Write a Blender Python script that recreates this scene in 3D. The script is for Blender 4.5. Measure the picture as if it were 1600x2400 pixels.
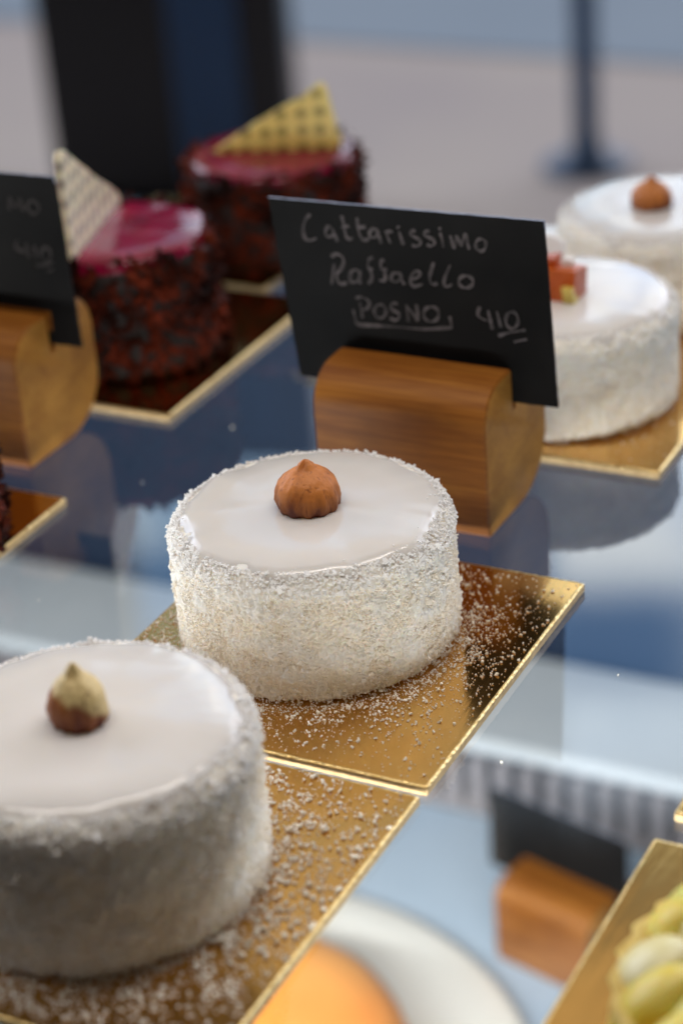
import bpy, bmesh, math, random
from mathutils import Vector, Matrix, noise
R = math.radians
for o in list(bpy.data.objects):
    bpy.data.objects.remove(o)
sc = bpy.context.scene
C = sc.collection
# World axes: x runs along the rows of cakes, y from the shop towards the window, z=0 is the top of the glass shelf (metres)

# ------------------------------------------------------------------ camera
cd = bpy.data.cameras.new('camera')
cam = bpy.data.objects.new('camera', cd); C.objects.link(cam); sc.camera = cam
rx = Vector((0.89043397, 0.4489514, -0.07463234)); ry = Vector((-0.15130837, 0.44668778, 0.88180259)); rz = rx.cross(ry)
rz.normalize(); ry = rz.cross(rx).normalized(); rx.normalize()
cam.matrix_world = Matrix(((rx.x, ry.x, rz.x, 0), (rx.y, ry.y, rz.y, 0), (rx.z, ry.z, rz.z, .27947), (0, 0, 0, 1)))
cd.sensor_fit = 'VERTICAL'; cd.sensor_height = 36; cd.lens = 76.3
cd.clip_start = .02; cd.clip_end = 200
cd.dof.use_dof = True; cd.dof.focus_distance = .512; cd.dof.aperture_fstop = 8.3

sc.view_settings.view_transform = 'Standard'; sc.view_settings.look = 'None'
sc.view_settings.exposure = 0.0; sc.view_settings.gamma = 1
sc.view_settings.use_curve_mapping = False
sc.render.engine = 'CYCLES'
cy = sc.cycles
cy.max_bounces = 12; cy.transparent_max_bounces = 32; cy.diffuse_bounces = 8; cy.glossy_bounces = 6
cy.caustics_reflective = True; cy.blur_glossy = 1.0; cy.sample_clamp_indirect = 6; cy.use_denoising = True
cy.denoiser = 'OPENIMAGEDENOISE'

# ------------------------------------------------------------------ world: the street sky seen through the shop front, dim shop behind
w = bpy.data.worlds.new('World'); sc.world = w; w.use_nodes = True
nt = w.node_tree; N = nt.nodes; L = nt.links; N.clear()
def nd(t, **k):
    n = N.new(t)
    for a, b in k.items(): setattr(n, a, b)
    return n
def mth(op, a, b=None, c=None):
    n = nd('ShaderNodeMath', operation=op)
    for i, v in enumerate((a, b, c)):
        if v is None: continue
        if isinstance(v, (int, float)): n.inputs[i].default_value = v
        else: L.new(v, n.inputs[i])
    return n.outputs[0]
def sm(v, a, b):   # smooth step from 0 at a to 1 at b
    n = nd('ShaderNodeMapRange', interpolation_type='SMOOTHSTEP')
    L.new(v, n.inputs[0]); n.inputs[1].default_value = a; n.inputs[2].default_value = b
    return n.outputs[0]
def mixc(f, a, b):
    n = nd('ShaderNodeMix', data_type='RGBA')
    L.new(f, n.inputs[0])
    for i, v in ((6, a), (7, b)):
        if isinstance(v, tuple): n.inputs[i].default_value = (*v, 1)
        else: L.new(v, n.inputs[i])
    return n.outputs[2]
tc = nd('ShaderNodeTexCoord')
sp = nd('ShaderNodeSeparateXYZ'); L.new(tc.outputs['Generated'], sp.inputs[0])
X, Y, Z = sp.outputs
fwd = mth('ADD', mth('MULTIPLY', X, -.485), mth('MULTIPLY', Y, .875))
rgt = mth('ADD', mth('MULTIPLY', X, .875), mth('MULTIPLY', Y, .485))
az = mth('MULTIPLY', mth('ARCTAN2', rgt, fwd), 57.2958)
el = mth('MULTIPLY', mth('ARCSINE', Z), 57.2958)
nz = nd('ShaderNodeTexNoise'); nz.inputs['Scale'].default_value = 9; nz.inputs['Detail'].default_value = 3
L.new(tc.outputs['Generated'], nz.inputs['Vector'])
cl = sm(nz.outputs['Fac'], .40, .60)
sky_l = (3.1, 3.4, 4.0)          # far left of the street, open sky
sky_m = mixc(cl, (.75, 1.15, 1.6), (1.6, 1.95, 2.2))
sky_m = mixc(sm(el, 27.6, 28.8), sky_m, (.35, .65, 1.1))
sky_m = mixc(sm(el, 32, 34), sky_m, (.3, .42, .55))
sky_r = mixc(cl, (1.0, 1.5, 2.3), (3.4, 3.5, 3.4))
sky_r = mixc(sm(el, 27, 34), sky_r, (1.35, 1.7, 2.1))
dip = mth('MULTIPLY', sm(el, 29.3, 31), mth('SUBTRACT', 1.0, sm(el, 32.4, 33.4)))
sky_r = mixc(mth('MULTIPLY', dip, mth('SUBTRACT', 1.0, sm(az, 9, 13))), sky_r, (.25, .5, .95))
sky_r = mixc(sm(az, 16, 24), sky_r, (3.2, 3.4, 3.9))
c = mixc(sm(az, 5.6, 6.8), sky_m, sky_r)
dark = mth('MULTIPLY', mth('SUBTRACT', 1.0, sm(az, -6.8, -5.9)), sm(az, -24, -20))
c = mixc(dark, c, (.30, .24, .13))   # dark awning and trees
c = mixc(mth('SUBTRACT', 1.0, sm(az, -24, -20)), c, sky_l)
m = mth('MULTIPLY', sm(az, -78, -66), mth('SUBTRACT', 1.0, sm(az, 62, 80)))
m = mth('MULTIPLY', m, sm(el, 2, 9))
m = mth('MULTIPLY', m, mth('SUBTRACT', 1.0, sm(el, 34, 37)))
inside = mixc(sm(el, 40, 75), (.022, .018, .015), (.14, .115, .09))   # the shop room and its ceiling
front = mth('MULTIPLY', mth('MULTIPLY', sm(el, 33, 35), mth('SUBTRACT', 1.0, sm(el, 52, 62))), mth('MULTIPLY', sm(az, -50, -40), mth('SUBTRACT', 1.0, sm(az, 40, 50))))
front = mth('MULTIPLY', front, mth('SUBTRACT', 1.0, mth('MULTIPLY', sm(az, 3.5, 4.5), mth('SUBTRACT', 1.0, sm(el, 38.5, 40)))))
inside = mixc(front, inside, (.74, .67, .58))   # pale soffit above the shop window
c = mixc(m, inside, c)
bg = nd('ShaderNodeBackground'); L.new(c, bg.inputs['Color']); bg.inputs['Strength'].default_value = 1.0
ow = nd('ShaderNodeOutputWorld'); L.new(bg.outputs[0], ow.inputs[0])

# ------------------------------------------------------------------ strip lamp of the display case, added fill lamp under the glass
def area(name, loc, target, sx, sy, power, col):
    l = bpy.data.lights.new(name, 'AREA'); l.shape = 'RECTANGLE'; l.size = sx; l.size_y = sy; l.energy = power; l.color = col
    o = bpy.data.objects.new(name, l); C.objects.link(o); o.location = loc
    o.rotation_euler = (Vector(target) - Vector(loc)).to_track_quat('-Z', 'Y').to_euler()
    return o
area('case_strip_light', (-.20, .40, .42), (-.22, .42, .0), .5, .05, 1.15, (1, .93, .86))
area('lower_shelf_fill_light', (-.35, .25, -.03), (-.35, .62, -.35), 1.0, .04, 8.0, (1, .98, .95))  # unseen lamp added to brighten the lower shelf and plate

# ------------------------------------------------------------------ materials
def mat(name):
    m = bpy.data.materials.new(name); m.use_nodes = True
    return m, m.node_tree.nodes, m.node_tree.links, m.node_tree.nodes['Principled BSDF']
def ramp(n, l, fac, stops):
    r = n.new('ShaderNodeValToRGB')
    while len(r.color_ramp.elements) < len(stops): r.color_ramp.elements.new(.5)
    for e, (p, c) in zip(r.color_ramp.elements, stops): e.position = p; e.color = (*c, 1)
    l.new(fac, r.inputs[0]); return r.outputs[0]
def tex(n, l, kind, scale, coord='Object', stretch=None, **k):
    t = n.new(kind); co = n.new('ShaderNodeTexCoord'); mp = n.new('ShaderNodeMapping')
    l.new(co.outputs[coord], mp.inputs[0]); l.new(mp.outputs[0], t.inputs['Vector'])
    if stretch: mp.inputs['Scale'].default_value = stretch
    t.inputs['Scale'].default_value = scale
    for a, b in k.items(): t.inputs[a].default_value = b
    return t
def bump(n, l, h, b, strength, dist):
    bp = n.new('ShaderNodeBump'); bp.inputs['Strength'].default_value = strength; bp.inputs['Distance'].default_value = dist
    l.new(h, bp.inputs['Height']); l.new(bp.outputs[0], b.inputs['Normal'])
def noisy(name, c1, c2, scale, rough=.5, bs=0, bd=.0005, metallic=0, stretch=None, detail=4, lo=.3, hi=.7, **inp):
    m, n, l, b = mat(name)
    t = tex(n, l, 'ShaderNodeTexNoise', scale, stretch=stretch, Detail=detail)
    l.new(ramp(n, l, t.outputs['Fac'], [(lo, c1), (hi, c2)]), b.inputs['Base Color'])
    b.inputs['Roughness'].default_value = rough; b.inputs['Metallic'].default_value = metallic
    for a, v in inp.items(): b.inputs[a.replace('_', ' ')].default_value = v
    if bs: bump(n, l, t.outputs['Fac'], b, bs, bd)
    return m
M = {}
M['coating'] = noisy('cream_coating', (.90, .83, .71), (.96, .92, .85), 400, .9, 1, .0005, Subsurface_Weight=.35, Subsurface_Scale=.004, Specular_IOR_Level=.2)
M['coating'].node_tree.nodes['Principled BSDF'].inputs['Subsurface Radius'].default_value = (1, .75, .5)
M['flake'] = noisy('coconut_flake', (.80, .77, .71), (.90, .89, .86), 900, .55, Subsurface_Weight=.4, Subsurface_Scale=.004)
M['flake'].node_tree.nodes['Principled BSDF'].inputs['Subsurface Radius'].default_value = (1, .85, .7)
def thin(name, c1, c2, scale, f):   # a translucent shred: light comes through from behind
    m, n, l, b = mat(name); n.remove(b)
    t = tex(n, l, 'ShaderNodeTexNoise', scale); c = ramp(n, l, t.outputs['Fac'], [(.35, c1), (.65, c2)])
    d = n.new('ShaderNodeBsdfDiffuse'); s = n.new('ShaderNodeBsdfTranslucent'); x = n.new('ShaderNodeMixShader'); x.inputs[0].default_value = f
    l.new(c, d.inputs[0]); l.new(c, s.inputs[0]); l.new(d.outputs[0], x.inputs[1]); l.new(s.outputs[0], x.inputs[2]); l.new(x.outputs[0], n['Material Output'].inputs[0])
    return m
M['flake'] = thin('coconut_flake', (.975, .965, .955), (.99, .985, .98), 300, .22)
M['flake_cream'] = thin('coconut_flake_cream', (.93, .87, .76), (.98, .95, .90), 120, .22)
M['crumb'] = thin('coconut_crumb', (.93, .86, .72), (.97, .94, .88), 900, .12)
M['glaze'] = noisy('white_glaze', (.71, .67, .63), (.74, .70, .66), 60, .2, .3, .0008, Subsurface_Weight=.5, Subsurface_Scale=.01, Coat_Weight=.25, Coat_Roughness=.06, detail=2)
M['glaze'].node_tree.nodes['Principled BSDF'].inputs['Subsurface Radius'].default_value = (1, .8, .6)

def nut_material(name, dark, light, cream=False):
    m, n, l, b = mat(name)
    co = n.new('ShaderNodeTexCoord'); s = n.new('ShaderNodeSeparateXYZ'); l.new(co.outputs['Object'], s.inputs[0])
    t = tex(n, l, 'ShaderNodeTexNoise', 260, stretch=(1, 1, .45), Detail=5)
    z = n.new('ShaderNodeMapRange'); l.new(s.outputs[2], z.inputs[0]); z.inputs[1].default_value = 0; z.inputs[2].default_value = .009
    a = n.new('ShaderNodeMath'); a.operation = 'MULTIPLY_ADD'; l.new(t.outputs['Fac'], a.inputs[0]); a.inputs[1].default_value = .95; l.new(z.outputs[0], a.inputs[2]); z.inputs[4].default_value = .42
    skin = ramp(n, l, a.outputs[0], [(.44, dark), (.60, tuple(p * .55 + q * .45 for p, q in zip(dark, light))), (.86, light)])
    if cream:   # half of the brown skin rubbed off
        d = n.new('ShaderNodeMath'); d.operation = 'MULTIPLY_ADD'; l.new(s.outputs[0], d.inputs[0]); d.inputs[1].default_value = 60
        l.new(s.outputs[2], d.inputs[2])
        e = n.new('ShaderNodeMath'); e.operation = 'MULTIPLY_ADD'; l.new(s.outputs[2], e.inputs[0]); e.inputs[1].default_value = 130; l.new(d.outputs[0], e.inputs[2])
        f = n.new('ShaderNodeMath'); f.operation = 'MULTIPLY_ADD'; l.new(t.outputs['Fac'], f.inputs[0]); f.inputs[1].default_value = .6; l.new(e.outputs[0], f.inputs[2])
        mr = n.new('ShaderNodeMapRange'); mr.inputs[1].default_value = .85; mr.inputs[2].default_value = 1.05; l.new(f.outputs[0], mr.inputs[0])
        mx = n.new('ShaderNodeMix'); mx.data_type = 'RGBA'; l.new(mr.outputs[0], mx.inputs[0]); l.new(skin, mx.inputs[6]); mx.inputs[7].default_value = (.78, .60, .28, 1)
        skin = mx.outputs[2]
    sp_ = tex(n, l, 'ShaderNodeTexNoise', 900, stretch=(1, 1, .25), Detail=3)      # fine dark veins and flecks of the skin
    vein = n.new('ShaderNodeMapRange'); vein.inputs[1].default_value = .58; vein.inputs[2].default_value = .72; l.new(sp_.outputs['Fac'], vein.inputs[0]); vein.inputs[4].default_value = .65
    mv = n.new('ShaderNodeMix'); mv.data_type = 'RGBA'; l.new(vein.outputs[0], mv.inputs[0]); l.new(skin, mv.inputs[6]); mv.inputs[7].default_value = (*dark, 1)
    skin = mv.outputs[2]
    l.new(skin, b.inputs['Base Color']); b.inputs['Roughness'].default_value = .55
    bump(n, l, t.outputs['Fac'], b, .8, .0012)
    return m
M['nut'] = nut_material('hazelnut_skin', (.13, .018, .003), (.62, .21, .04))
M['nut_half'] = nut_material('half_skinned_hazelnut', (.17, .03, .006), (.42, .13, .02), True)

m, n, l, b = mat('gold_foil'); M['gold'] = m
t = tex(n, l, 'ShaderNodeTexNoise', 130, stretch=(1, .12, 1), Detail=5)
t2 = tex(n, l, 'ShaderNodeTexNoise', 25, Detail=3)
mm = n.new('ShaderNodeMath'); mm.operation = 'MULTIPLY'; l.new(t.outputs['Fac'], mm.inputs[0]); l.new(t2.outputs['Fac'], mm.inputs[1])
l.new(ramp(n, l, t2.outputs['Fac'], [(.3, (.64, .36, .10)), (.7, (.74, .44, .14))]), b.inputs['Base Color'])
b.inputs['Metallic'].default_value = 1; b.inputs['Roughness'].default_value = .13
bump(n, l, mm.outputs[0], b, .35, .0009)
M['gold_edge'] = noisy('gold_crimped_edge', (.66, .45, .17), (.86, .66, .32), 700, .3, .8, .0006, 1)
M['board_side'] = noisy('gold_card_side', (.42, .28, .13), (.60, .43, .22), 500, .5, .4, .0003, .55)
M['gold_pale'] = M['gold']

def wood(name, c1, c2, c3):
    m, n, l, b = mat(name)
    t = tex(n, l, 'ShaderNodeTexNoise', 60, stretch=(.12, 1, 1.6), Detail=7, Roughness=.65, Distortion=.6)
    f = tex(n, l, 'ShaderNodeTexNoise', 900, stretch=(.05, 1, 1), Detail=3)
    a = n.new('ShaderNodeMath'); a.operation = 'MULTIPLY_ADD'; l.new(f.outputs['Fac'], a.inputs[0]); a.inputs[1].default_value = .35; l.new(t.outputs['Fac'], a.inputs[2])
    st = tex(n, l, 'ShaderNodeTexNoise', 38, stretch=(.5, 1, 1), Detail=5)
    sr = n.new('ShaderNodeMapRange'); sr.inputs[1].default_value = .50; sr.inputs[2].default_value = .68; sr.inputs[4].default_value = .6; l.new(st.outputs['Fac'], sr.inputs[0])
    ms = n.new('ShaderNodeMix'); ms.data_type = 'RGBA'; l.new(sr.outputs[0], ms.inputs[0])
    l.new(ramp(n, l, a.outputs[0], [(.42, c1), (.62, c2), (.85, c3)]), ms.inputs[6]); ms.inputs[7].default_value = (c1[0] * .6, c1[1] * .5, c1[2] * .5, 1)
    l.new(ms.outputs[2], b.inputs['Base Color'])
    b.inputs['Roughness'].default_value = .5; b.inputs['Specular IOR Level'].default_value = .25; bump(n, l, a.outputs[0], b, .3, .0004)
    return m
M['wood'] = wood('varnished_wood', (.11, .028, .003), (.20, .062, .007), (.34, .130, .018))
M['wood_end'] = wood('wood_end_grain', (.20, .078, .012), (.30, .13, .022), (.40, .19, .035))
M['board_black'] = noisy('blackboard', (.0035, .0035, .0038), (.0085, .008, .008), 45, .7, .1, .0002, Specular_IOR_Level=.12)
M['card_lit_edge'] = noisy('lit_card_rim', (.16, .18, .26), (.34, .37, .48), 300, .5)  # bluish light caught by the sign's top edge, painted as a paler colour
m, n, l, b = mat('chalk_marker'); M['chalk'] = m
t = tex(n, l, 'ShaderNodeTexNoise', 420, Detail=4)
l.new(ramp(n, l, t.outputs['Fac'], [(.3, (.07, .062, .064)), (.62, (.22, .19, .195))]), b.inputs['Base Color']); b.inputs['Roughness'].default_value = .9
M['chalk_faint'] = noisy('rubbed_chalk', (.03, .027, .027), (.11, .095, .095), 420, .9)
M['choc'] = noisy('dark_chocolate', (.004, .0015, .001), (.014, .004, .002), 300, .7, .6, .001)
M['shaving'] = noisy('chocolate_shaving', (.014, .003, .0016), (.17, .026, .010), 70, .6, lo=.42, hi=.72, Specular_IOR_Level=.06)
M['red_glaze'] = noisy('raspberry_glaze', (.14, .0015, .018), (.34, .003, .05), 60, .2, .25, .001, Coat_Weight=.1, Coat_Roughness=.04)
m, n, l, b = mat('printed_white_chocolate'); M['plaque'] = m
v = tex(n, l, 'ShaderNodeTexVoronoi', 150, stretch=(1, 0, 1), Randomness=.15)
for k in n:
    if k.type == 'MAPPING': k.inputs['Location'].default_value = (0, 0, 0)
l.new(ramp(n, l, v.outputs['Distance'], [(.20, (.34, .31, .26)), (.36, (.84, .79, .58))]), b.inputs['Base Color']); b.inputs['Roughness'].default_value = .4
b.inputs['Subsurface Weight'].default_value = .3; b.inputs['Subsurface Scale'].default_value = .004
m2 = m.copy(); m2.name = 'printed_yellow_chocolate'; M['plaque_yellow'] = m2
for nn in m2.node_tree.nodes:
    if nn.type == 'VALTORGB': nn.color_ramp.elements[0].color = (.24, .18, .03, 1); nn.color_ramp.elements[1].color = (.78, .66, .20, 1)
M['orange_top'] = noisy('caramel_orange', (.42, .065, .008), (.62, .14, .018), 200, .35)
M['candied'] = noisy('candied_nut', (.62, .40, .06), (.75, .60, .15), 200, .4)
M['steel'] = noisy('pale_painted_metal', (.52, .57, .62), (.60, .64, .67), 14, .35, metallic=.0)
M['shelf_white'] = noisy('pale_shelf', (.30, .41, .54), (.38, .49, .61), 9, .3)
M['slat'] = noisy('grey_slat', (.26, .235, .25), (.34, .31, .32), 20, .5)
M['dark_void'] = noisy('dark_vent', (.003, .008, .016), (.006, .012, .024), 20, .6)
M['navy'] = noisy('dark_case_back', (.003, .014, .040), (.005, .019, .052), 12, .6)
M['teal'] = noisy('blue_sill', (.06, .12, .18), (.08, .15, .22), 12, .5)
M['plate'] = noisy('white_porcelain', (.86, .85, .80), (.89, .88, .83), 30, .25)
M['orange_cake'] = noisy('orange_glaze', (.80, .24, .02), (.86, .36, .07), 14, .4)
M['pastry'] = noisy('pastry', (.60, .40, .08), (.72, .54, .16), 200, .7, .5)
M['fruit'] = noisy('yellow_green_fruit', (.74, .56, .05), (.84, .74, .24), 90, .35, Subsurface_Weight=.4, Subsurface_Scale=.006)
M['cream'] = noisy('cream', (.80, .70, .32), (.84, .78, .48), 90, .3)
M['pave'] = noisy('street_paving', (.70, .605, .585), (.82, .715, .645), 1.6, .9, detail=6)
M['road'] = noisy('street_road', (.38, .47, .58), (.46, .55, .66), .8, .85)
M['post'] = noisy('blue_painted_steel', (.05, .12, .25), (.07, .15, .30), 3, .5)
M['pillar'] = noisy('dark_pillar', (.005, .0075, .014), (.010, .013, .022), 2, .3)
M['pillar_blue'] = noisy('pillar_blue_panel', (.018, .085, .24), (.026, .11, .28), 2, .3)
M['pillar_brown'] = noisy('pillar_brown_reflection', (.018, .012, .008), (.05, .028, .012), 5, .5)
# clear glass seen from either side: Schlick reflection of both faces over straight transmission
m, n, l, b = mat('clear_glass'); M['glass'] = m; n.remove(b)
g = n.new('ShaderNodeNewGeometry'); dt = n.new('ShaderNodeVectorMath'); dt.operation = 'DOT_PRODUCT'
l.new(g.outputs['Normal'], dt.inputs[0]); l.new(g.outputs['Incoming'], dt.inputs[1])
def gm(op, a, bb=None):
    k = n.new('ShaderNodeMath'); k.operation = op
    for i, v in enumerate((a, bb)):
        if v is None: continue
        if isinstance(v, (int, float)): k.inputs[i].default_value = v
        else: l.new(v, k.inputs[i])
    return k.outputs[0]
fr = gm('ADD', gm('MULTIPLY', gm('POWER', gm('SUBTRACT', 1.0, gm('ABSOLUTE', dt.outputs['Value'])), 3.4), .95), .075)
tr = n.new('ShaderNodeBsdfTransparent'); tr.inputs[0].default_value = (.93, .96, .97, 1)
gl = n.new('ShaderNodeBsdfGlossy'); gl.inputs['Roughness'].default_value = .0; gl.inputs[0].default_value = (1, 1, 1, 1)
mx = n.new('ShaderNodeMixShader'); l.new(fr, mx.inputs[0]); l.new(tr.outputs[0], mx.inputs[1]); l.new(gl.outputs[0], mx.inputs[2])
l.new(mx.outputs[0], n['Material Output'].inputs[0])
M['glass_edge'] = noisy('glass_edge', (.10, .20, .24), (.16, .28, .32), 30, .2)

# ------------------------------------------------------------------ mesh helpers
def obj(name, bm, mats, parent=None, smooth=True):
    me = bpy.data.meshes.new(name); bm.to_mesh(me); bm.free()
    for k in (mats if isinstance(mats, (list, tuple)) else [mats]): me.materials.append(k)
    if smooth:
        for p in me.polygons: p.use_smooth = True
    o = bpy.data.objects.new(name, me); C.objects.link(o)
    if parent: o.parent = parent
    return o
def tag(o, label, cat, group=None, kind=None):
    if label: o['label'] = label
    if cat: o['category'] = cat
    if group: o['group'] = group
    if kind: o['kind'] = kind
    return o
def thing(name, label, cat, loc=(0, 0, 0), rz=0, group=None):
    o = bpy.data.objects.new(name, None); C.objects.link(o); o.empty_display_size = .01
    o.location = loc; o.rotation_euler = (0, 0, rz)
    return tag(o, label, cat, group)
def copy_thing(root, label, loc, rz=0, group=None):
    r = root.copy(); C.objects.link(r); r.location = loc; r.rotation_euler = (0, 0, rz); r['label'] = label
    if group: r['group'] = group
    for ch in list(root.children):
        c = ch.copy(); C.objects.link(c); c.parent = r
        for g in ch.children:
            d = g.copy(); C.objects.link(d); d.parent = c
    return r
def box(bm, x0, x1, y0, y1, z0, z1, mi=0):
    vs = [bm.verts.new((x, y, z)) for z in (z0, z1) for x, y in ((x0, y0), (x1, y0), (x1, y1), (x0, y1))]
    fs = []
    for f in ((3, 2, 1, 0), (4, 5, 6, 7), (0, 1, 5, 4), (1, 2, 6, 5), (2, 3, 7, 6), (3, 0, 4, 7)):
        q = bm.faces.new([vs[i] for i in f]); q.material_index = mi; fs.append(q)
    return fs
def bxo(name, dims, m, parent=None, bevel=0):
    bm = bmesh.new(); box(bm, *dims)
    if bevel: bmesh.ops.bevel(bm, geom=bm.edges[:], offset=bevel, segments=3, affect='EDGES', profile=.5)
    return obj(name, bm, m, parent, smooth=False)
def lathe(prof, seg=64, wob=None, close_top=True, close_bottom=True):
    bm = bmesh.new(); rings = []
    for r, z in prof:
        ring = []
        for i in range(seg):
            a = 2 * math.pi * i / seg
            rr, zz = (r, z) if wob is None else wob(r, z, a)
            ring.append(bm.verts.new((rr * math.cos(a), rr * math.sin(a), zz)))
        rings.append(ring)
    for A, B in zip(rings, rings[1:]):
        for i in range(seg):
            j = (i + 1) % seg; bm.faces.new((A[i], A[j], B[j], B[i]))
    if close_bottom: bm.faces.new(list(reversed(rings[0])))
    if close_top: bm.faces.new(rings[-1])
    return bm
def shard(bm, p, ax, nrm, ln, wd, th, rnd, mi=0):
    """a small irregular broken flake: centre p, long axis ax, facing nrm"""
    ax = ax.normalized(); sd = nrm.cross(ax)
    if sd.length < 1e-6: sd = ax.orthogonal()
    sd.normalize(); up = ax.cross(sd)
    j = lambda: rnd.uniform(.6, 1.15)
    a = [p - ax * ln * j() * .5 - sd * wd * j() * .5, p + ax * ln * j() * .5 - sd * wd * j() * .4, p + ax * ln * j() * .4 + sd * wd * j() * .5, p - ax * ln * j() * .35 + sd * wd * j() * .5]
    lo = [bm.verts.new(v - up * th * .5 * j()) for v in a]
    hi = [bm.verts.new(v + up * th * .5 * j() + ax * ln * rnd.uniform(-.1, .1)) for v in a]
    for f in ((lo[3], lo[2], lo[1], lo[0]), (hi[0], hi[1], hi[2], hi[3]), (lo[0], lo[1], hi[1], hi[0]), (lo[1], lo[2], hi[2], hi[1]), (lo[2], lo[3], hi[3], hi[2]), (lo[3], lo[0], hi[0], hi[3])):
        q = bm.faces.new(f); q.material_index = mi
def rvec(rnd):
    while True:
        v = Vector((rnd.uniform(-1, 1), rnd.uniform(-1, 1), rnd.uniform(-1, 1)))
        if .05 < v.length < 1: return v.normalized()

# ------------------------------------------------------------------ street outside (the setting)
def sheet(name, x0, x1, y0, y1, z, m):
    bm = bmesh.new(); vs = [bm.verts.new(v) for v in ((x0, y0, z), (x1, y0, z), (x1, y1, z), (x0, y1, z))]; bm.faces.new(vs)
    return tag(obj(name, bm, m, smooth=False), None, None, kind='structure')
sheet('pavement', -60, 60, 1.0, 80, -1.1, M['pave'])
sheet('road', -60, 60, 4.36, 80, -1.096, M['road'])

lp = thing('street_post', 'slim dark blue metal post standing on the pavement outside', 'post', (-1.457, 3.70, -1.1))
obj('pole', lathe([(.024, .0), (.024, 2.6)], 32), M['post'], lp)
obj('base_plate', lathe([(.085, 0), (.085, .008), (.06, .012), (.035, .03), (.028, .06)], 40), M['post'], lp)

pl = thing('street_pillar', 'tall dark blue-black pillar outside the window, behind the chocolate cakes', 'pillar', (-2.145, 3.42, -1.1), R(15))
bxo('body', (-.245, .225, -.13, -.05, 0, 2.74), M['pillar'], pl, .01)
bxo('blue_panel', (.01, .14, -.136, -.131, .06, 2.70), M['pillar_blue'], pl)
bxo('brown_reflection', (-.20, -.02, -.136, -.131, .66, 1.1), M['pillar_brown'], pl)  # brown reflection on the pillar, painted as a thin coloured plate

# ------------------------------------------------------------------ the display case
gs = thing('glass_shelf', 'clear glass shelf of the display case carrying all the cakes and signs', 'shelf', (-.35, .30, 0))
bm = bmesh.new(); box(bm, -.65, .75, -.25, .385, -.006, 0); 
for f in bm.faces: f.material_index = 0 if f.normal.z > .5 or (f.calc_center_median().z > -.001) else 1
o = obj('pane', bm, [M['glass'], None], gs, smooth=False)
m, n, l, b = mat('glass_lower_face'); n.remove(b); tr = n.new('ShaderNodeBsdfTransparent'); tr.inputs[0].default_value = (.97, .985, .985, 1)
l.new(tr.outputs[0], n['Material Output'].inputs[0]); o.data.materials[1] = m

tag(bxo('lower_shelf', (-1.3, .6, .10, .785, -.362, -.35), M['shelf_white']), 'pale blue-white lower shelf under the glass, holding the plate and small sign', 'shelf')
tag(bxo('ledge', (-1.4, .7, .789, .872, -.3185, -.3095), M['steel'], None, .004), 'white painted metal ledge running above the vertical grille slats', 'ledge')
gr = thing('vent_grille', 'grey grille with dark vertical slots below the white ledge', 'grille', (-.35, .79, -.35))
bxo('backing', (-1.0, 1.0, .006, .012, 0, .0312), M['dark_void'], gr)
bxo('bottom_rail', (-1.0, 1.0, -.004, .0045, -.0, .004), M['slat'], gr)
s0 = None
for k in range(60):
    x = -.55 + k * .01315
    if s0 is None:
        s0 = bxo('slat', (-.0040, .0040, -.004, .0045, .0045, .0305), M['slat'], gr); s0.location = (x, 0, 0)
    else:
        s = s0.copy(); C.objects.link(s); s.location = (x, 0, 0)
tag(bxo('case_back_panel', (-1.4, .7, .876, .886, -1.05, -.106), M['navy']), 'dark back panel of the case behind the white ledge', 'panel')
tag(bxo('window_sill', (-1.4, .7, .872, .902, -.105, -.097), M['teal'], None, .002), 'blue-grey window sill behind the glass shelf', 'sill')

# ------------------------------------------------------------------ gold cake boards
TB = .0025; BS = .0956
def make_board(name='gold_cake_board'):
    h = BS / 2
    bm = bmesh.new(); ch = .0003
    def ring(e, z):
        pts = []
        for sx, sy in ((1, 1), (-1, 1), (-1, -1), (1, -1)):
            a, b_ = ((h - e) * sx, (h - e - ch) * sy), ((h - e - ch) * sx, (h - e) * sy)
            pts += [a, b_] if sx * sy > 0 else [b_, a]
        return [bm.verts.new((x, y, z)) for x, y in pts]
    r = [ring(.0003, 0), ring(0, .0004), ring(0, TB - .0005)]
    for A, B in zip(r, r[1:]):
        for i in range(8):
            j = (i + 1) % 8; bm.faces.new((A[i], A[j], B[j], B[i]))
    bm.faces.new(list(reversed(r[0]))); bm.faces.new(r[-1])
    root = thing(name, '', 'cake board')
    obj('card_side', bm, M['board_side'], root, smooth=False)
    # foil top with a finely crimped rim
    bm = bmesh.new(); K = 100; rnd = random.Random(5); rings = []
    for e, z, j in ((0, TB - .0004, 0), (.00015, TB - .0001, .7), (.0005, TB + .00002, .7), (.0008, TB - .00002, 0)):
        ring_ = []
        for sx, sy, dx, dy in ((-1, -1, 1, 0), (1, -1, 0, 1), (1, 1, -1, 0), (-1, 1, 0, -1)):
            for k in range(K):
                t = k / K; q = h - e
                x, y = sx * q + dx * 2 * q * t, sy * q + dy * 2 * q * t
                lim = 2 * q - ch
                s_ = abs(x) + abs(y)
                if s_ > lim: x *= lim / s_; y *= lim / s_
                jj = rnd.uniform(-1, 1) * .00012 * j
                ring_.append(bm.verts.new((x + jj, y + jj, z + jj)))
        rings.append(ring_)
    for A, B in zip(rings, rings[1:]):
        for i in range(len(A)):
            j = (i + 1) % len(A); bm.faces.new((A[i], A[j], B[j], B[i])).material_index = 1
    f = bm.faces.new(rings[-1]); f.material_index = 0
    o = obj('foil_top', bm, [M['gold'], M['gold_edge']], root, smooth=False)
    for p in o.data.polygons: p.use_smooth = p.material_index == 1
    return root
board0 = make_board()
GB = 'square gold cake boards on the glass shelf'
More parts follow.
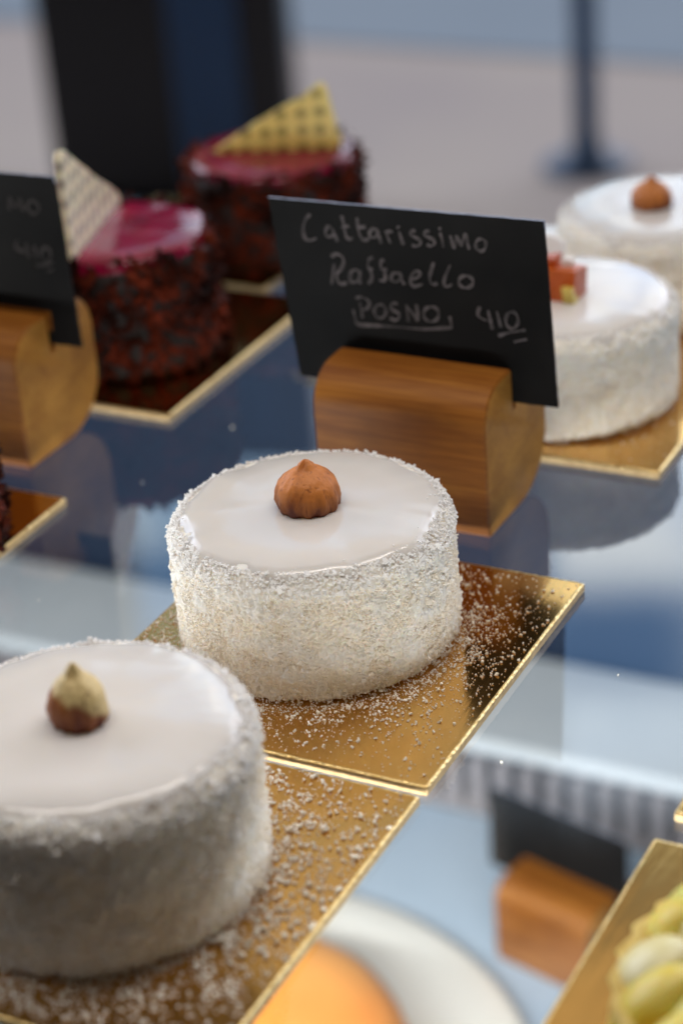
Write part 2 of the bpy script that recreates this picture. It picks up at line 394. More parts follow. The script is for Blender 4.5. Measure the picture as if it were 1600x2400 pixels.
def put_board(xr, yb, label, first=[True], rz=0):      # xr = right edge, yb = back edge
    loc = (xr - BS / 2, yb - BS / 2, 0)
    if first[0]:
        first[0] = False; board0.location = loc; board0.rotation_euler = (0, 0, rz); board0['label'] = label; board0['group'] = GB; return board0
    return copy_thing(board0, label, loc, rz, GB)
put_board(-.1788, .4460, 'gold board under the sharp white coconut cake in the middle')
put_board(-.1790, .3472, 'gold board under the blurred white coconut cake in the front left corner')
put_board(-.1815, .6055, 'gold board under the white cake with the orange topping, behind the price sign')
put_board(-.1800, .7015, 'gold board under the farthest white cake at the right edge')
put_board(-.3337, .5950, 'gold board under the chocolate cake with the pale triangle, its front corner showing')
fb = put_board(-.3500, .6760, 'gold board under the far chocolate cake with the yellow triangle')
fb.scale = (.90, .76, 1); fb.location.y = .6350
put_board(-.3339, .4428, 'gold board corner at the left edge under a chocolate cake')
put_board(-.0312, .3510, 'gold board under the yellow-green fruit tart in the bottom right corner')
put_board(-.0302, .4565, 'empty gold board whose corner shows just behind the fruit tart board')

# ------------------------------------------------------------------ hazelnut
def hazelnut(parent, m, seed, z, rz=0, fine=True):
    rnd = random.Random(seed); off = Vector((seed * 3.1, 0, 0))
    prof = [(.0060, -.001), (.0070, .0), (.0077, .0015), (.0080, .0032), (.0078, .0050), (.0071, .0067), (.0058, .0082), (.0042, .0094), (.0026, .0104), (.0015, .0112), (.0008, .0119), (.0002, .0122)]
    P = []
    for i in range(len(prof) - 1):
        for k in range(3):
            t = k / 3; P.append(tuple(prof[i][q] * (1 - t) + prof[i + 1][q] * t for q in (0, 1)))
    P.append(prof[-1])
    def wob(r, zz, a):
        d = Vector((math.cos(a), math.sin(a), zz * 120))
        ridge = .00036 * math.sin(a * 13 + seed + 3 * noise.noise(d * 1.3 + off)) * max(0, 1 - zz / .008)
        w_ = 1 + .09 * noise.noise(d * .9 + off) + .035 * noise.noise(d * 3 + off) + .015 * noise.noise(d * 8 + off)
        notch = 0
        if zz > .0100: notch = -.35 * (1 - min(1, abs(math.sin(a - 1.2)) * 2.2)) * r
        return r * w_ + ridge + notch, zz * 1.0 + .0005 * (1 if abs(math.sin(a - 1.2)) > .4 and zz > .0108 else 0)
    o = obj('hazelnut', lathe(P, 56, wob), m, parent); o.location = (0, 0, z); o.rotation_euler = (0, 0, rz)
    return o

# ------------------------------------------------------------------ white coconut cakes
RC = .0345; HC = .0345
def coconut_cake(label, loc, seed, nseg, nshard, nut_kind, nut_rz=0, big=1.0, name='coconut_cake'):
    t = thing(name, label, 'cake', loc, 0, 'white coconut cakes')
    rnd = random.Random(seed); off = Vector((seed * 7.7, seed, 3))
    prof = [(RC - .002, 0), (RC - .0006, .0006), (RC, .002)]
    nz_ = max(16, nseg // 8)
    for k in range(1, nz_): prof.append((RC, .002 + (HC - .0080) * k / nz_))
    for k in range(20):
        a = k / 19 * math.pi / 2; prof.append((RC - .0065 + .0065 * math.cos(a), HC - .0056 + .0050 * math.sin(a)))
    prof += [(RC - .009, HC - .0012), (.018, HC - .003), (.002, HC - .003)]
    def wob(r, z, a):
        d = Vector((math.cos(a) * 4, math.sin(a) * 4, z * 110))
        amp = 1 if r > .028 else 0
        w_ = .0005 * noise.noise(d * .6 + off) + .0008 * noise.noise(d * 1.9 + off) + .00035 * noise.noise(d * 6 + off) + .00030 * noise.noise(d * 11 + off) + .0002 * noise.noise(d * 24 + off)
        return r + w_ * amp * 1.1 - (.0007 * max(0, .25 - z / HC) if z > 0 else 0), z + .0004 * noise.noise(d * 2 + off) * amp
    bm = lathe(prof, nseg, wob)
    for f in bm.faces: f.smooth = True
    # coconut flakes pressed on the side, heavier on the shoulder
    for i in range(nshard):
        a = rnd.uniform(0, 2 * math.pi); er = Vector((math.cos(a), math.sin(a), 0)); et = Vector((-er.y, er.x, 0))
        s = rnd.random()
        if s < .80:
            z = HC * rnd.uniform(.0, .84); r = RC; nm = er.copy()
            patch = noise.noise(Vector((er.x * 3, er.y * 3, z * 70)) + off)
            ln = rnd.uniform(.0003, .0008) * big * (1 + .6 * patch); pr = rnd.uniform(-.0001, .00035)
        else:
            k = rnd.uniform(.0, .68) * math.pi / 2
            kk = min(k, math.pi / 2)
            r = RC - .0065 + .0066 * math.cos(kk) - max(0, k - math.pi / 2) * .002; z = HC - .0056 + .0053 * math.sin(kk)
            nm = er * math.cos(kk) + Vector((0, 0, 1)) * math.sin(kk)
            ln = rnd.uniform(.0003, .0011) * big; pr = rnd.uniform(0, .0005)
        spike = rnd.random() < .06
        ax = (rvec(rnd) + nm * rnd.uniform(.8, 1.5)) if spike else (rvec(rnd) - nm * nm.dot(rvec(rnd)) * .5)
        ax = ax.normalized()
        if rnd.random() < .025: ln *= 1.8; pr += .0004
        p = er * r + Vector((0, 0, z)) + nm * pr
        shard(bm, p, ax, (nm + rvec(rnd) * (.8 if spike else .45)).normalized(), ln, ln * rnd.uniform(.35, .8), ln * rnd.uniform(.25, .5), rnd, 2 if s < .80 and rnd.random() < .85 - .5 * max(0, z / HC - .6) / .25 else 1)
    me = obj('coconut_coating', bm, [M['coating'], M['flake'], M['flake_cream']], t)
    for p in me.data.polygons: p.use_smooth = p.material_index == 0
    # poured glaze with an uneven running edge
    seg = max(64, nseg // 2)
    gp = [(.0330, HC - .0044), (.0329, HC - .0024), (.0321, HC - .0010), (.0310, HC - .0001), (.0292, HC + .0005), (.022, HC + .0007), (.015, HC + .0006), (.008, HC + .0006), (.001, HC + .0006)]
    def gw(r, z, a):
        v = noise.noise(Vector((math.cos(a) * 2.2, math.sin(a) * 2.2, 5)) + off) * .0014 + noise.noise(Vector((math.cos(a) * 7, math.sin(a) * 7, 2)) + off) * .0006
        q = max(0, (r - .02) / .0105)
        dz = .00038 * noise.noise(Vector((r * 90 * math.cos(a), r * 90 * math.sin(a), seed)))
        dz += -.0006 * q * (1 + .6 * noise.noise(Vector((math.cos(a) * 3, math.sin(a) * 3, 9)) + off))
        return r + v * q, z + dz
    bmg = lathe(gp, seg, gw, close_bottom=False)
    for f in bmg.faces: f.smooth = True
    for k in range(46):      # stray flakes caught in the glaze near its rim
        a = rnd.uniform(0, 2 * math.pi); r = .0325 - abs(rnd.gauss(0, .0022)); s = rnd.uniform(.0003, .0009)
        shard(bmg, Vector((r * math.cos(a), r * math.sin(a), HC + (.0007 if r < .0285 else .0007 - (r - .0285) * .35))), Vector((rnd.uniform(-1, 1), rnd.uniform(-1, 1), .2)), Vector((0, 0, 1)), s, s * .4, s * .3, rnd, 1)
    og = obj('glaze', bmg, [M['glaze'], M['flake']], t)
    for p in og.data.polygons: p.use_smooth = p.material_index == 0
    if nut_kind: hazelnut(t, M[nut_kind], seed, HC + .0001, nut_rz)
    return t
coconut_cake('sharp white coconut cake in the middle with a whole brown hazelnut on top', (-.2322, .4030, TB), 1, 960, 24000, 'nut', .3)
coconut_cake('large blurred coconut cake in front left corner, its hazelnut half brown and half cream', (-.2303, .2990, TB), 2, 640, 17000, 'nut_half', .9)
c2 = bpy.data.objects['coconut_cake.001']; c2.scale = (1.03, 1.03, 1.09)
for k in c2.children:
    if k.name.startswith('hazelnut'): k.scale = (.74, .74, 1.02)
c3 = coconut_cake('white coconut cake behind the price sign with an orange topping piece', (-.2262, .5500, TB), 3, 240, 7000, None)
coconut_cake('farthest white coconut cake at the right edge, above the one with orange topping', (-.2215, .6370, TB), 4, 200, 5000, 'nut', 1.5)
c4 = bpy.data.objects['coconut_cake.003']; c4.scale = (1, 1, .91); c4.location.y = .631; c3.scale = (1, 1, .94)
for k in c4.children:
    if k.name.startswith('hazelnut'): k.scale = (.85, .85, .9); k.location.x = -.004; k.location.y = -.003
# topping of the cake behind the sign
bm = bmesh.new(); rnd = random.Random(8)
for (cx, cy, cz, sx, sy, sz, mi) in ((0, 0, .0045, .013, .008, .011, 0), (.0050, -.0040, .0030, .0035, .003, .006, 1), (-.003, .001, .0115, .004, .004, .004, 0), (.0025, .002, .0105, .003, .003, .003, 2)):
    fs = box(bm, cx - sx / 2, cx + sx / 2, cy - sy / 2, cy + sy / 2, cz - sz / 2, cz + sz / 2, mi)
    for v in {v for f in fs for v in f.verts}: v.co += rvec(rnd) * .0009
o = obj('caramel_topping', bm, [M['orange_top'], M['candied'], M['flake']], c3, smooth=False); o.location = (.0015, -.003, HC)
bm = bmesh.new(); pts = [(-.016, 0), (-.002, 0), (.0005, .005), (.0, .009), (-.003, .011), (-.014, .011)]
for yy in (-.0012, .0012): pass
A = [bm.verts.new((x, -.0012, z)) for x, z in pts]; B = [bm.verts.new((x, .0012, z)) for x, z in pts]
bm.faces.new(A); bm.faces.new(list(reversed(B)))
for i in range(len(pts)): j = (i + 1) % len(pts); bm.faces.new((A[j], A[i], B[i], B[j]))
o = obj('white_chocolate_piece', bm, M['flake'], c3, smooth=False); o.location = (-.006, .019, HC)

# ------------------------------------------------------------------ chocolate cakes
def choc_cake(label, loc, seed, plaque, rz=0, rr=.0305, hh=.0335):
    t = thing('chocolate_cake', label, 'cake', loc, rz, 'chocolate cakes')
    rnd = random.Random(seed); off = Vector((seed, 2, 1))
    def wob(r, z, a):
        d = Vector((math.cos(a) * 3, math.sin(a) * 3, z * 90))
        return r + .0008 * noise.noise(d + off) + .0006 * noise.noise(d * 3 + off), z
    bm = lathe([(rr - .001, 0)] + [(rr, .001 + (hh - .004) * k / 14) for k in range(15)] + [(rr - .002, hh - .001), (rr - .006, hh - .001), (.002, hh - .001)], 120, wob)
    for i in range(1500):
        a = rnd.uniform(0, 2 * math.pi); er = Vector((math.cos(a), math.sin(a), 0))
        z = rnd.uniform(0, hh + .0015)
        ln = rnd.uniform(.0014, .0056)
        ax = (rvec(rnd) + Vector((0, 0, rnd.uniform(-1, 1)))).normalized()
        rim = z > hh - .002
        p = er * (rr + rnd.uniform(-.0002, .0018) - (rnd.uniform(0, .004) if rim else 0)) + Vector((0, 0, z))
        shard(bm, p, ax, (er + rvec(rnd) * .7).normalized(), ln, ln * rnd.uniform(.3, .7), ln * rnd.uniform(.12, .3), rnd, 1)
    o = obj('chocolate_coating', bm, [M['choc'], M['shaving']], t)
    for p in o.data.polygons: p.use_smooth = p.material_index == 0
    def gw(r, z, a):
        q = r / rr; return r + .0012 * q * noise.noise(Vector((math.cos(a) * 3, math.sin(a) * 3, seed))), z + .0004 * noise.noise(Vector((math.cos(a) * r * 120, math.sin(a) * r * 120, seed)))
    obj('glaze', lathe([(rr - .0012, hh - .0035), (rr - .0012, hh - .001), (rr - .002, hh + .0004), (rr - .0038, hh + .0012), (.018, hh + .0013), (.008, hh + .0013), (.001, hh + .0013)], 96, gw, close_bottom=False), M['red_glaze'], t)
    if plaque:
        pts, origin, ang, lean, mk = plaque
        bm = bmesh.new(); th = .0011
        A = [bm.verts.new((x, -th, z)) for x, z in pts]; B = [bm.verts.new((x, th, z)) for x, z in pts]
        bm.faces.new(A); bm.faces.new(list(reversed(B)))
        for i in range(len(pts)): j = (i + 1) % len(pts); bm.faces.new((A[j], A[i], B[i], B[j]))
        bmesh.ops.bevel(bm, geom=bm.edges[:], offset=.0004, segments=2, affect='EDGES')
        o = obj('chocolate_triangle', bm, M[mk], t, smooth=False); o.location = (origin[0], origin[1], hh + .0010)
        o.rotation_euler = (lean, 0, ang - rz)
    return t
# triangle outlines: along the foot (x) and up (z)
tri1 = ((-.0015, .0), (.010, -.0004), (.030, -.0006), (.0565, .0), (.0500, .0060), (.0420, .0115), (.0330, .0170), (.0230, .0245), (.0150, .0300), (.0060, .0372), (.0015, .0385), (-.0005, .0365))
tri2 = ((0, 0), (.015, -.0004), (.0470, 0), (.0478, .0030), (.0462, .0080), (.0448, .0155), (.0436, .0225), (.0418, .0245), (.0350, .0195), (.0260, .0150), (.0160, .0095), (.0070, .0040))
cc = choc_cake('near chocolate cake with magenta glaze and a pale dotted chocolate triangle', (-.3720, .5420, TB), 11, (tri1, (-.0005, -.0285), math.atan2(.0549, -.0158), 0, 'plaque'))
cc.scale = (.97, .97, 1.16)
for k in cc.children:
    if k.name.startswith('chocolate_triangle'): k.scale = (1.0, 1, .78)
choc_cake('far chocolate cake with a yellow dotted chocolate triangle standing on top', (-.3700, .6390, TB), 12, (tri2, (-.0210, -.0080), math.atan2(.0160, .0441), 0, 'plaque_yellow'))
choc_cake('chocolate cake cut off by the left edge of the picture', (-.3620, .4030, TB), 13, None, rr=.0280)

# ------------------------------------------------------------------ wooden holders and price signs
def section():
    pts = [(.0012, 0), (0, .0012), (0, .0315)]
    for k in range(1, 9):
        a = k / 8 * math.pi / 2; pts.append((.0105 - .0105 * math.cos(a), .0315 + .0105 * math.sin(a)))
    pts += [(.0182, .0420), (.0183, .0300), (.0207, .0300), (.0208, .0420), (.0300, .0420)]
    for k in range(1, 9):
        a = k / 8 * math.pi / 2; pts.append((.0300 + .0110 * math.sin(a), .0310 + .0110 * math.cos(a)))
    pts += [(.0410, .0170)]
    for k in range(1, 11):
        a = k / 10 * math.pi / 2; pts.append((.0220 + .0190 * math.cos(a), .0170 - .0170 * math.sin(a)))
    return pts
def holder(label, loc, rz, ln):
    bm = bmesh.new(); S = section(); rows = []
    for x, ins in ((0, .0005), (.0005, 0), (ln - .0005, 0), (ln, .0005)):
        cx, cz = .0205, .021
        rows.append([bm.verts.new((x, cx + (y - cx) * (1 - ins / .02), cz + (z - cz) * (1 - ins / .02))) for y, z in S])
    for A, B in zip(rows, rows[1:]):
        for i in range(len(S)):
            j = (i + 1) % len(S); bm.faces.new((A[i], B[i], B[j], A[j]))
    f1 = bm.faces.new(rows[0]); f2 = bm.faces.new(list(reversed(rows[-1]))); f1.material_index = f2.material_index = 1
    bmesh.ops.recalc_face_normals(bm, faces=bm.faces[:])
    o = obj('wooden_sign_holder', bm, [M['wood'], M['wood_end']], None, smooth=False)
    o.location = loc; o.rotation_euler = (0, 0, rz)
    me = o.data
    for p in me.polygons: p.use_smooth = len(p.vertices) == 4 and abs(p.normal.x) < .3
    try: me.set_sharp_from_angle(angle=R(40))
    except Exception: pass
    return tag(o, label, 'sign holder', 'slotted wooden sign holders')
holder('wooden block holding the sign that reads Cattarissimo, behind the sharp cake', (-.2124 - .0505, .4631, 0), 0, .0505)
holder('wooden block at the left edge, holding the sign cut off by the picture edge', (-.3568 - .0505, .4580, 0), 0, .0505)
holder('blurred wooden block on the lower shelf under the glass', (-.3229, .6894, -.35), R(-14), .0495)

TEXT = [[(-30.67, 47.5), (-31.92, 46.24), (-32.89, 44.23), (-33.1, 42.29), (-32.71, 40.59), (-31.29, 40.08), (-29.15, 40.95)], [(-24.58, 44.48), (-25.4, 44.58), (-26.22, 43.36), (-26.18, 42.02), (-25.16, 41.74), (-24.09, 42.42), (-23.88, 43.78), (-24.58, 44.48)], [(-24.78, 44.65), (-23.65, 42.85), (-22.84, 40.56)], [(-21.17, 48.04), (-20.7, 46.19), (-20.49, 44.31), (-19.99, 42.26), (-19.0, 41.72), (-18.15, 42.26)], [(-21.48, 44.78), (-20.36, 45.01), (-19.11, 45.4)], [(-16.53, 47.92), (-16.42, 45.47), (-16.05, 43.42), (-15.3, 42.17), (-14.09, 41.99), (-13.25, 42.57)], [(-16.76, 45.25), (-15.53, 45.37), (-14.1, 45.63)], [(-11.08, 45.44), (-12.3, 45.12), (-13.11, 43.72), (-12.63, 42.82), (-11.19, 43.15), (-10.53, 44.36), (-11.08, 45.44)], [(-10.69, 45.1), (-10.28, 43.63), (-9.74, 41.41)], [(-8.27, 45.15), (-7.74, 43.69), (-6.91, 41.7)], [(-7.83, 44.25), (-7.27, 45.06), (-6.07, 44.99)], [(-4.26, 45.36), (-3.73, 43.72), (-3.14, 41.71)], [(-4.68, 46.71), (-4.3, 46.22)], [(0.55, 46.03), (-0.66, 45.72), (-0.9, 44.76), (0.47, 44.15), (1.83, 43.53), (1.78, 42.4), (0.57, 41.71), (-0.62, 41.97)], [(4.7, 46.26), (3.52, 46.14), (3.08, 45.16), (4.44, 44.55), (5.8, 43.94), (5.87, 42.82), (4.75, 42.26), (3.77, 42.61)], [(7.65, 46.18), (8.18, 44.56), (8.49, 42.27)], [(7.5, 47.65), (7.79, 46.94)], [(10.57, 45.73), (11.1, 44.11), (11.63, 42.48), (12.08, 44.21), (12.32, 45.72), (13.05, 44.31), (13.72, 43.26), (14.24, 44.8), (14.87, 46.53), (15.39, 44.55), (15.91, 42.37)], [(19.29, 45.69), (18.65, 45.46), (18.13, 44.94), (17.82, 44.24), (17.8, 43.49), (18.07, 42.85), (18.57, 42.44), (19.2, 42.34), (19.84, 42.57), (20.37, 43.09), (20.67, 43.79), (20.69, 44.53), (20.42, 45.17), (19.92, 45.59), (19.29, 45.69)], [(-24.04, 34.26), (-24.57, 32.26), (-25.31, 28.29)], [(-24.96, 36.1), (-23.45, 37.1), (-21.63, 36.45), (-21.31, 34.94), (-22.25, 32.9), (-23.79, 31.38)], [(-23.79, 31.38), (-23.3, 29.29), (-22.3, 28.63), (-20.61, 29.2)], [(-17.08, 33.27), (-18.75, 32.9), (-19.59, 31.06), (-19.14, 29.56), (-17.68, 29.92), (-16.56, 31.59), (-16.68, 33.12)], [(-16.47, 33.15), (-16.58, 31.2), (-16.68, 29.25)], [(-12.38, 37.24), (-13.42, 36.74), (-13.9, 35.35), (-13.84, 34.2), (-12.56, 33.77)], [(-13.85, 34.01), (-12.95, 32.38), (-13.2, 30.8), (-14.21, 29.53)], [(-8.95, 36.84), (-9.98, 36.54), (-10.13, 35.18), (-9.89, 34.25), (-8.27, 34.23)], [(-9.49, 34.1), (-8.88, 32.44), (-9.44, 31.03), (-10.86, 31.06)], [(-5.26, 33.79), (-6.7, 33.25), (-7.17, 31.67), (-6.19, 31.01), (-4.75, 31.74), (-4.28, 33.14), (-5.26, 33.79)], [(-4.27, 33.33), (-4.06, 31.82), (-3.31, 30.56)], [(-1.3, 32.32), (0.33, 32.88), (1.49, 33.96), (1.0, 34.75), (-0.21, 34.46), (-1.27, 33.09), (-1.53, 31.53), (-0.57, 30.48), (0.84, 30.84), (2.06, 31.36)], [(5.61, 37.82), (4.83, 35.85), (4.26, 33.51), (4.48, 32.01), (5.46, 31.66), (6.36, 32.22)], [(10.34, 37.58), (9.15, 35.18), (8.36, 32.82), (8.63, 31.52), (9.82, 31.65), (10.63, 32.32)], [(14.76, 35.12), (13.87, 34.85), (13.15, 34.3), (12.73, 33.57), (12.71, 32.81), (13.08, 32.17), (13.78, 31.78), (14.66, 31.71), (15.55, 31.98), (16.28, 32.53), (16.69, 33.26), (16.71, 34.02), (16.34, 34.65), (15.64, 35.05), (14.76, 35.12)], [(-17.09, 24.14), (-16.67, 21.84), (-16.39, 19.44)], [(-18.15, 25.0), (-16.47, 25.58), (-14.45, 24.84), (-14.1, 23.71), (-14.99, 22.43), (-16.68, 21.76)], [(-10.88, 24.09), (-11.66, 23.8), (-12.3, 23.19), (-12.69, 22.36), (-12.73, 21.48), (-12.43, 20.73), (-11.84, 20.26), (-11.07, 20.16), (-10.29, 20.44), (-9.65, 21.06), (-9.27, 21.89), (-9.23, 22.77), (-9.53, 23.51), (-10.12, 23.98), (-10.88, 24.09)], [(-5.66, 24.89), (-7.08, 24.92), (-7.67, 23.68), (-6.78, 22.82), (-5.38, 22.2), (-5.44, 20.83), (-6.7, 20.1), (-8.1, 20.59)], [(-3.02, 25.0), (-2.74, 22.32), (-2.55, 20.09)], [(-2.77, 24.45), (-1.22, 22.7), (0.31, 20.75)], [(0.31, 20.75), (0.17, 23.25), (-0.06, 25.43)], [(4.35, 25.29), (3.38, 24.96), (2.58, 24.28), (2.12, 23.38), (2.08, 22.42), (2.48, 21.62), (3.23, 21.12), (4.18, 21.02), (5.15, 21.35), (5.94, 22.03), (6.4, 22.94), (6.44, 23.89), (6.04, 24.69), (5.3, 25.19), (4.35, 25.29)], [(-19.16, 21.75), (-18.67, 19.44), (-17.73, 17.58), (-12.13, 17.87), (-5.97, 18.23), (2.16, 18.64), (10.42, 20.04)], [(9.73, 23.23), (9.99, 21.53), (10.15, 20.2)], [(18.52, 26.95), (17.88, 25.16), (18.24, 24.06), (20.37, 23.17)], [(20.84, 26.27), (21.36, 23.67), (21.96, 20.87)], [(23.37, 26.19), (23.9, 23.97), (24.44, 21.75)], [(27.64, 26.58), (26.88, 26.26), (26.26, 25.54), (25.9, 24.55), (25.88, 23.5), (26.2, 22.59), (26.79, 22.01), (27.54, 21.86), (28.31, 22.19), (28.93, 22.92), (29.28, 23.91), (29.3, 24.96), (28.98, 25.86), (28.39, 26.44), (27.64, 26.58)], [(23.6, 19.35), (25.96, 20.33), (28.69, 21.2), (31.41, 21.92)], [(28.05, 18.18), (29.81, 18.79), (31.75, 19.41)]]
def sign(label, loc, rz, corners, lean=.05):
    """flat card; corners (x, up) bottom left, bottom right, top right, top left; front faces -y"""
    t = thing('price_sign', label, 'price sign', loc, rz, 'black price signs')
    bm = bmesh.new(); d = .0008; (a, b_, c_, d_) = corners
    pts = []
    rnd = random.Random(3)
    for p, q in ((a, b_), (b_, c_), (c_, d_), (d_, a)):
        for k in range(30):
            u_ = k / 30; e = .00008 if k else 0
            pts.append((p[0] + (q[0] - p[0]) * u_ + rnd.uniform(-e, e), p[1] + (q[1] - p[1]) * u_ + rnd.uniform(-e, e)))
    A = [bm.verts.new((x, z * lean, z)) for x, z in pts]; B = [bm.verts.new((x, z * lean + d, z)) for x, z in pts]
    bm.faces.new(A); bm.faces.new(list(reversed(B)))
    for i in range(len(pts)): j = (i + 1) % len(pts); bm.faces.new((A[j], A[i], B[i], B[j])).material_index = 1 if 58 < i < 90 else 0  # top edge faces get the painted rim light
    obj('card', bm, [M['board_black'], M['card_lit_edge']], t, smooth=False)
    return t
def lettering(parent, strokes, width, lean=.05, m='chalk', dx=0, dz=0):
    bm = bmesh.new(); rnd = random.Random(4)
    for s in strokes:
        P = [Vector((x / 1000 + dx, z / 1000 + dz)) for x, z in s]
        Q = []
        for i in range(len(P) - 1):
            p0, p1, p2, p3 = P[max(0, i - 1)], P[i], P[i + 1], P[min(len(P) - 1, i + 2)]
            for k in range(5):
                u_ = k / 5
                Q.append(.5 * ((2 * p1) + (p2 - p0) * u_ + (2 * p0 - 5 * p1 + 4 * p2 - p3) * u_ ** 2 + (3 * p1 - p0 - 3 * p2 + p3) * u_ ** 3))
        Q.append(P[-1]); last = None
        ph = rnd.uniform(0, 6)
        for i, q in enumerate(Q):
            tn = (Q[min(i + 1, len(Q) - 1)] - Q[max(i - 1, 0)])
            if tn.length < 1e-7: continue
            tn.normalize(); nn_ = Vector((-tn.y, tn.x))
            wv = width * (.88 + .30 * math.sin(i * .35 + ph) + rnd.uniform(-.16, .16)) * (.65 if i in (0, len(Q) - 1) else 1)
            a, b_ = q + nn_ * wv / 2, q - nn_ * wv / 2
            cur = [bm.verts.new((v.x, v.y * lean - .00015, v.y)) for v in (a, b_)]
            if last: bm.faces.new((last[0], cur[0], cur[1], last[1]))
            last = cur
    bmesh.ops.solidify(bm, geom=bm.faces[:], thickness=.00008)
    return obj('lettering', bm, M[m], parent, smooth=False)
s1 = sign('black sign in the centre with chalk words Cattarissimo Raffaello posno 410', (-.2400, .4824, .031), 0, ((-.0369, .0), (.0402, .0010), (.0369, .0521), (-.0435, .0510)))
lettering(s1, TEXT, .0009)
s2 = sign('black sign cut off by the left edge, chalk letters almost rubbed away', (-.3850, .4785, .031), 0, ((-.0369, .0), (.0378, .0010), (.0345, .0521), (-.0435, .0510)))
W2 = [[(1.5, 44.5), (2.5, 42.5), (4.5, 44.5), (5.5, 41.5)]]
W2 = [[(18.0, 41.0), (18.6, 44.6), (20.3, 42.0), (22.0, 44.6), (22.8, 41.0)], [(26.4, 44.6), (24.8, 43.6), (24.6, 41.8), (26.3, 40.6), (28.2, 41.6), (28.2, 43.6), (26.4, 44.6)],
      [(19.6, 32.2), (18.8, 29.6), (22.2, 28.6)], [(22.4, 31.4), (23.0, 27.0)], [(25.2, 31.0), (25.6, 26.6)],
      [(29.0, 31.0), (27.4, 29.0), (28.2, 26.6), (30.2, 27.4), (30.6, 30.0), (29.0, 31.0)], [(25.2, 25.0), (28.2, 25.4), (31.2, 26.6)], [(28.6, 23.4), (31.2, 24.4)]]
lettering(s2, W2, .0011, m='chalk_faint')
s3 = sign('blurred black sign on the lower shelf, standing in a wooden block', (-.3000, .7065, -.3195), R(-14), ((-.037, 0), (.037, 0), (.036, .041), (-.037, .041)))

# ------------------------------------------------------------------ lower shelf: plate with an orange cake
pc = (-.405, .552)
def pw(r, z, a): return r + (.0010 * math.sin(a * 110) if r > .135 else 0), z
tag(obj('plate', lathe([(.06, .0), (.085, .001), (.120, .003), (.146, .0050), (.1475, .0055), (.146, .0066), (.119, .0052), (.085, .0045), (.02, .0042), (.001, .0042)], 660, pw), M['plate']), 'round white plate with finely rippled rim on the lower shelf', 'plate').location = (*pc, -.3500)
oc = thing('orange_cake', 'orange glazed cake on the white plate below the glass shelf', 'cake', (-.388, .555, -.3460)); oc.scale = (1.06, 1.06, 1.1)
obj('body', lathe([(.073, 0), (.076, .004), (.0765, .020), (.074, .030), (.066, .036), (.050, .039), (.02, .040), (.001, .040)], 96, lambda r, z, a: (r + .001 * noise.noise(Vector((math.cos(a) * 3, math.sin(a) * 3, z * 60))), z)), M['orange_cake'], oc)

# ------------------------------------------------------------------ fruit tart bottom right
ft = thing('fruit_tart', 'yellow-green fruit tart on a gold board in the bottom right corner', 'tart', (-.0770, .3030, TB))
obj('pastry_shell', lathe([(.031, 0), (.036, .001), (.0385, .012), (.037, .0125), (.034, .010), (.001, .010)], 90, lambda r, z, a: (r + (.0008 * math.sin(a * 30) if r > .035 else 0), z)), M['pastry'], ft)
rnd = random.Random(21)
bmf = bmesh.new(); bmc = bmesh.new()
for ring_, (rr, cnt) in enumerate(((.0315, 17), (.022, 12), (.012, 7), (0, 1))):
    for k in range(cnt):
        a = 2 * math.pi * (k + .5 * ring_) / cnt + rnd.uniform(-.1, .1)
        tgt = bmc if (k + ring_) % 3 == 0 else bmf
        mtx = Matrix.Translation((rr * math.cos(a), rr * math.sin(a), .0125 + .002 * ring_ + rnd.uniform(-.001, .002))) @ Matrix.Rotation(a, 4, 'Z') @ Matrix.Rotation(rnd.uniform(.3, .9), 4, 'Y') @ Matrix.Diagonal((rnd.uniform(.0075, .010), rnd.uniform(.005, .007), rnd.uniform(.0035, .0048), 1))
        bmesh.ops.create_icosphere(tgt, subdivisions=3, radius=1, matrix=mtx)
o = obj('fruit_pieces', bmf, M['fruit'], ft); obj('cream_dabs', bmc, M['cream'], ft)

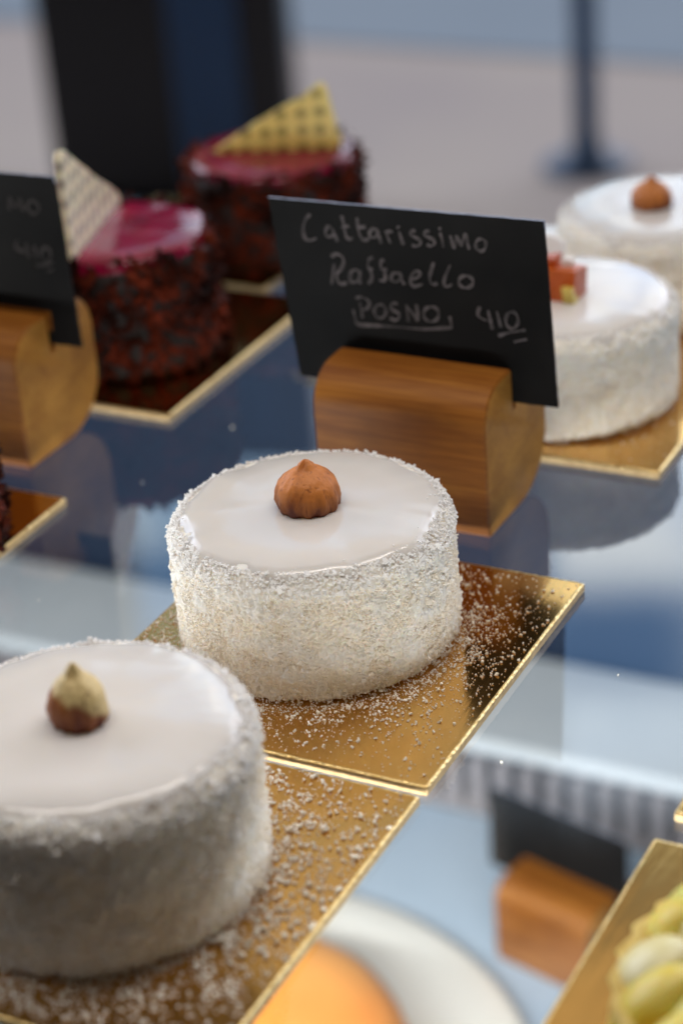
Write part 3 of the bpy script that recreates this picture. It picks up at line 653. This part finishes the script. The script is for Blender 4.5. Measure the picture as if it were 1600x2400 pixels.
# ------------------------------------------------------------------ loose coconut crumbs
def crumbs(label, cx, cy, n_, seed, x0, x1, y0, y1, z, m, weight, smin=.00006, smax=.00024, rcake=.0352, cat='crumbs', name='coconut_crumbs'):
    bm = bmesh.new(); rnd = random.Random(seed); k = 0; tries = 0
    while k < n_ and tries < n_ * 60:
        tries += 1
        x, y = rnd.uniform(x0, x1), rnd.uniform(y0, y1); d = math.hypot(x - cx, y - cy)
        if d < rcake or rnd.random() > weight(x, y, d): continue
        s = rnd.uniform(smin, smax) * (rnd.choice((1, 1, 1, 1.5, 2.2)) if d > rcake + .002 else 1.2)
        if rnd.random() < .006: s *= 2.2
        shard(bm, Vector((x, y, z + s * .5)), rvec(rnd), rvec(rnd), s * rnd.uniform(1.2, 2.4), s * rnd.uniform(.9, 1.6), s * rnd.uniform(.6, 1.2), rnd); k += 1
    return tag(obj(name, bm, m, None, smooth=False), label, cat, None, 'stuff')
def w1(x, y, d):
    t = (d - .035); clump = .35 + .9 * max(0, noise.noise(Vector((x * 260, y * 260, 1))) + .35)
    a = math.atan2(y - .403, x + .2322)
    side = 1.0 if a < .6 else .25
    return min(1, math.exp(-t / .0055) * clump * side + .035)
crumbs('fine white coconut crumbs scattered on the gold board around the sharp cake', -.2322, .403, 5200, 31, -.2740, -.1800, .3520, .4450, TB, M['crumb'], w1)
def w2(x, y, d):
    t = (d - .035); clump = .2 + 1.2 * max(0, noise.noise(Vector((x * 220, y * 220, 4))) + .3)
    return min(1, math.exp(-t / .012) * clump + .05)
crumbs('dense coconut crumbs on the gold board around the front left cake', -.2318, .2985, 6500, 32, -.2740, -.1800, .2530, .3460, TB, M['crumb'], w2, .0001, .00036)
crumbs('a few coconut crumbs on the gold board beside the cake with orange topping', -.2262, .550, 350, 33, -.2760, -.1830, .5110, .6040, TB, M['crumb'], w2)
bm = bmesh.new(); rnd = random.Random(40)
for i in range(26):
    s = rnd.uniform(.0003, .0007); shard(bm, Vector((rnd.uniform(-.33, -.15), rnd.uniform(.26, .52), s * .5)), rvec(rnd), rvec(rnd), s, s * .8, s * .6, rnd)
# keep only those on bare glass
bmesh.ops.delete(bm, geom=[v for v in bm.verts if -.276 < v.co.x < -.178 and v.co.y < .449 or v.co.y > .456 and v.co.x > -.27], context='VERTS')
tag(obj('stray_crumbs', bm, M['crumb'], None, smooth=False), 'stray white crumbs on the bare glass between the boards', 'crumbs', None, 'stuff')
